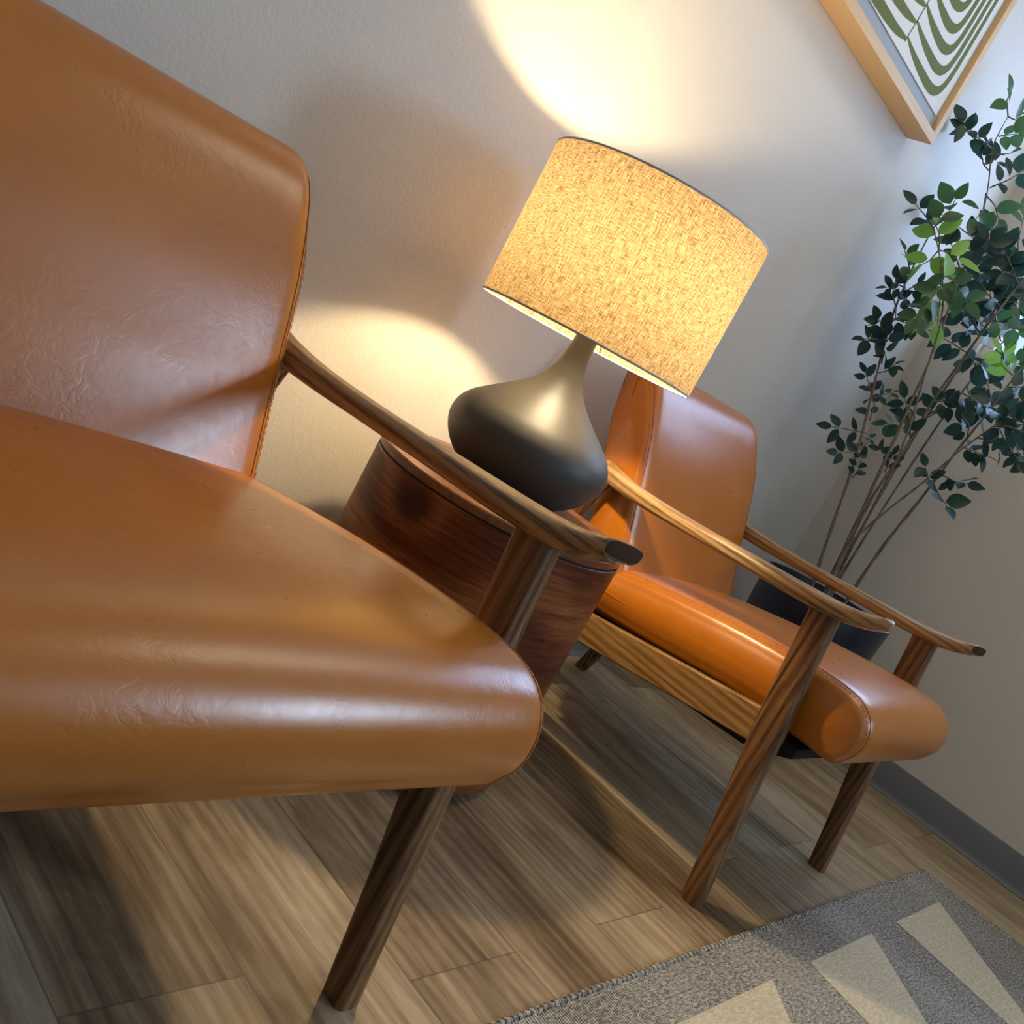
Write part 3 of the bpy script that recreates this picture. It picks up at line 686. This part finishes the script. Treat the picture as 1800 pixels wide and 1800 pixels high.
# branches: stem way-points (x, y, depth, radius mm) and their sprigs (base, tip, pairs, leaf length, tone, depth)
BR = [
 dict(stem=[(1428, 1040, -.02, 5), (1437, 1000, -.02, 5), (1470, 905, -.03, 4.5), (1508, 790, -.05, 4), (1543, 650, -.06, 3.5), (1567, 560, -.07, 3), (1600, 480, -.08, 2.5), (1640, 400, -.08, 2)],
  sp=[((1525, 762), (1462, 750), 2, .040, 'd'), ((1520, 800), (1472, 795), 2, .038, 'd'), ((1528, 740), (1530, 690), 2, .034, 'd'), ((1535, 700), (1520, 655), 2, .034, 'd'), ((1550, 640), (1560, 590), 3, .040, 'd'),
      ((1558, 600), (1520, 596), 2, .040, 'd'), ((1562, 570), (1600, 540), 2, .040, 'd'), ((1575, 540), (1575, 490), 2, .040, 'd'), ((1590, 505), (1560, 505), 2, .030, 'd'), ((1600, 480), (1590, 440), 2, .042, 'm'),
      ((1512, 790), (1530, 770), 2, .030, 'd'), ((1498, 840), (1515, 800), 3, .026, 'd'), ((1545, 655), (1575, 640), 2, .034, 'd'), ((1560, 600), (1545, 560), 3, .042, 'd'), ((1570, 560), (1610, 580), 3, .042, 'd'), ((1585, 520), (1620, 500), 3, .044, 'd'), ((1535, 700), (1570, 690), 2, .030, 'd')]),
 dict(stem=[(1452, 1050, .02, 5.5), (1465, 1005, .02, 5.5), (1500, 930, .0, 5), (1560, 800, .0, 4.5), (1600, 710, .0, 4), (1640, 620, -.01, 3.5), (1672, 530, -.02, 3), (1710, 430, -.03, 2.5), (1735, 340, -.04, 2), (1745, 260, -.05, 1.6), (1772, 205, -.05, 1.2)],
  sp=[((1745, 262), (1690, 225), 3, .046, 'd'), ((1700, 232), (1660, 205), 2, .046, 'd'), ((1738, 300), (1725, 270), 2, .042, 'd'), ((1740, 290), (1775, 270), 2, .046, 'd'), ((1755, 240), (1790, 235), 2, .050, 'm'),
      ((1772, 205), (1775, 165), 1, .050, 'm'), ((1772, 205), (1810, 215), 2, .050, 'm'), ((1733, 340), (1715, 385), 1, .055, 'm'), ((1735, 345), (1755, 385), 1, .055, 'm'), ((1715, 420), (1680, 395), 2, .050, 'd'),
      ((1700, 450), (1740, 420), 3, .052, 'd'), ((1690, 480), (1650, 375), 3, .046, 'm'), ((1740, 330), (1800, 300), 2, .048, 'd')]),
 dict(stem=[(1458, 1052, .0, 5), (1470, 1005, .0, 5), (1530, 880, .03, 4.5), (1590, 790, .05, 4), (1640, 705, .05, 3.8), (1700, 620, .03, 3.2), (1760, 540, .0, 2.6), (1815, 470, .0, 2)],
  sp=[((1600, 770), (1590, 700), 3, .048, 'd'), ((1620, 740), (1660, 700), 3, .044, 'd'), ((1610, 750), (1560, 745), 3, .048, 'm'), ((1640, 705), (1690, 720), 3, .044, 'd'), ((1700, 620), (1740, 660), 3, .044, 'd'),
      ((1720, 590), (1690, 550), 3, .048, 'd'), ((1740, 560), (1790, 580), 3, .050, 'm'), ((1760, 540), (1720, 490), 3, .052, 'd'), ((1770, 530), (1780, 470), 3, .052, 'd'), ((1700, 700), (1760, 720), 4, .044, 'd'),
      ((1790, 500), (1760, 430), 3, .054, 'd'), ((1800, 480), (1830, 420), 3, .05, 'd'), ((1570, 800), (1545, 790), 2, .030, 'd'), ((1555, 830), (1570, 800), 2, .032, 'd')]),
 dict(stem=[(1495, 1062, -.03, 5), (1510, 1022, -.03, 5), (1560, 950, -.04, 4.5), (1620, 875, -.05, 4), (1680, 795, -.05, 3.5), (1740, 720, -.05, 3), (1800, 640, -.05, 2.4)],
  sp=[((1640, 850), (1665, 890), 2, .050, 'd'), ((1655, 835), (1700, 850), 2, .044, 'd'), ((1635, 850), (1625, 815), 2, .036, 'd'), ((1690, 785), (1730, 800), 3, .040, 'd'), ((1700, 770), (1690, 730), 3, .042, 'd'),
      ((1740, 720), (1790, 740), 4, .046, 'd'), ((1745, 715), (1735, 670), 3, .046, 'd'), ((1770, 680), (1815, 680), 3, .046, 'd'), ((1780, 660), (1760, 620), 3, .046, 'b'), ((1790, 650), (1830, 600), 3, .046, 'm'),
      ((1750, 740), (1790, 810), 4, .040, 'd'), ((1780, 760), (1820, 850), 4, .040, 'd')]),
 dict(stem=[(1466, 1058, -.05, 4), (1480, 975, -.05, 4), (1550, 905, -.07, 3.2), (1620, 850, -.08, 2.8), (1690, 790, -.09, 2.4), (1760, 740, -.10, 2)],
  sp=[((1720, 770), (1760, 790), 3, .040, 'd'), ((1745, 750), (1800, 760), 3, .044, 'd'), ((1760, 740), (1800, 700), 3, .044, 'd')]),
 dict(stem=[(1476, 1046, .10, 4), (1486, 1000, .10, 4), (1640, 760, .14, 3), (1730, 640, .16, 2.6), (1800, 560, .16, 2)],
  sp=[((1700, 680), (1720, 730), 4, .05, 'd'), ((1730, 640), (1700, 640), 2, .05, 'd'), ((1760, 600), (1740, 500), 5, .054, 'd'), ((1780, 580), (1800, 480), 5, .054, 'd'), ((1790, 570), (1840, 520), 3, .05, 'd'), ((1720, 650), (1790, 640), 4, .05, 'd'),
      ((1690, 690), (1810, 760), 5, .048, 'd'), ((1750, 600), (1700, 540), 3, .05, 'd')]),
 dict(stem=[(1470, 1050, .05, 4.5), (1478, 1000, .05, 4.5), (1580, 800, -.10, 3.2), (1625, 660, -.14, 2.8), (1655, 560, -.18, 2.2), (1655, 470, -.20, 1.8), (1640, 400, -.20, 1.6)],
  sp=[((1655, 455), (1648, 570), 4, .060, 'b'), ((1650, 440), (1622, 465), 1, .062, 'b'), ((1650, 440), (1645, 395), 1, .060, 'b'), ((1650, 440), (1682, 455), 1, .066, 'b'), ((1640, 400), (1610, 360), 2, .048, 'd'), ((1655, 470), (1700, 530), 4, .050, 'm'), ((1655, 500), (1610, 560), 4, .050, 'm'), ((1640, 400), (1680, 350), 2, .05, 'm')]),
 dict(stem=[(1462, 1048, .08, 4.5), (1474, 1003, .08, 4.5), (1600, 780, .10, 3.4), (1690, 640, .10, 3), (1740, 560, .08, 2.6), (1790, 470, .06, 2)],
  sp=[((1700, 620), (1650, 590), 3, .048, 'd'), ((1720, 590), (1700, 500), 4, .050, 'd'), ((1740, 560), (1770, 450), 4, .052, 'd'), ((1770, 500), (1740, 400), 4, .054, 'd'), ((1790, 470), (1800, 380), 3, .056, 'm'), ((1790, 460), (1830, 440), 3, .05, 'd'), ((1780, 480), (1720, 440), 3, .05, 'd'),
      ((1750, 540), (1800, 530), 3, .046, 'm')]),
]
TONE = {'d': 0, 'm': 1, 'b': 2}; LM = [M['leafdark'], M['leafmid'], M['leafbright']]
for b in BR:
    pts = [(*P3(x, y, dd), r / 1000) for x, y, dd, r in b['stem']]
    pts[0] = (pts[0][0] * 0.8, pts[0][1] * 0.8, 0.40, pts[0][3])
    pts = [pts[0]] + pts[1:]
    sm = spline(pts, 4); bmt = bmesh.new(); tube(bmt, [p[:3] for p in sm], [p[3] * (1 + 0.18 * math.sin(i * 1.9)) for i, p in enumerate(sm)], 8)
    bml = bmesh.new()
    for s_ in b['sp']:
        a, e, n_, L, tone = s_; dd = min(b['stem'], key=lambda q: (q[0] - a[0]) ** 2 + (q[1] - a[1]) ** 2)[2]
        k0 = len(bml.faces)
        A = P3(*a, dd); B_ = P3(*e, dd + rnd.uniform(-0.10, 0.06)); sprig(bml, bmt, A, B_, n_, L, rnd)
        bml.faces.ensure_lookup_table()
        for f in bml.faces[k0:]: f.material_index = TONE[tone]
    st = link('branch', bmt, M['bark'], plant); link('foliage', bml, LM, st)
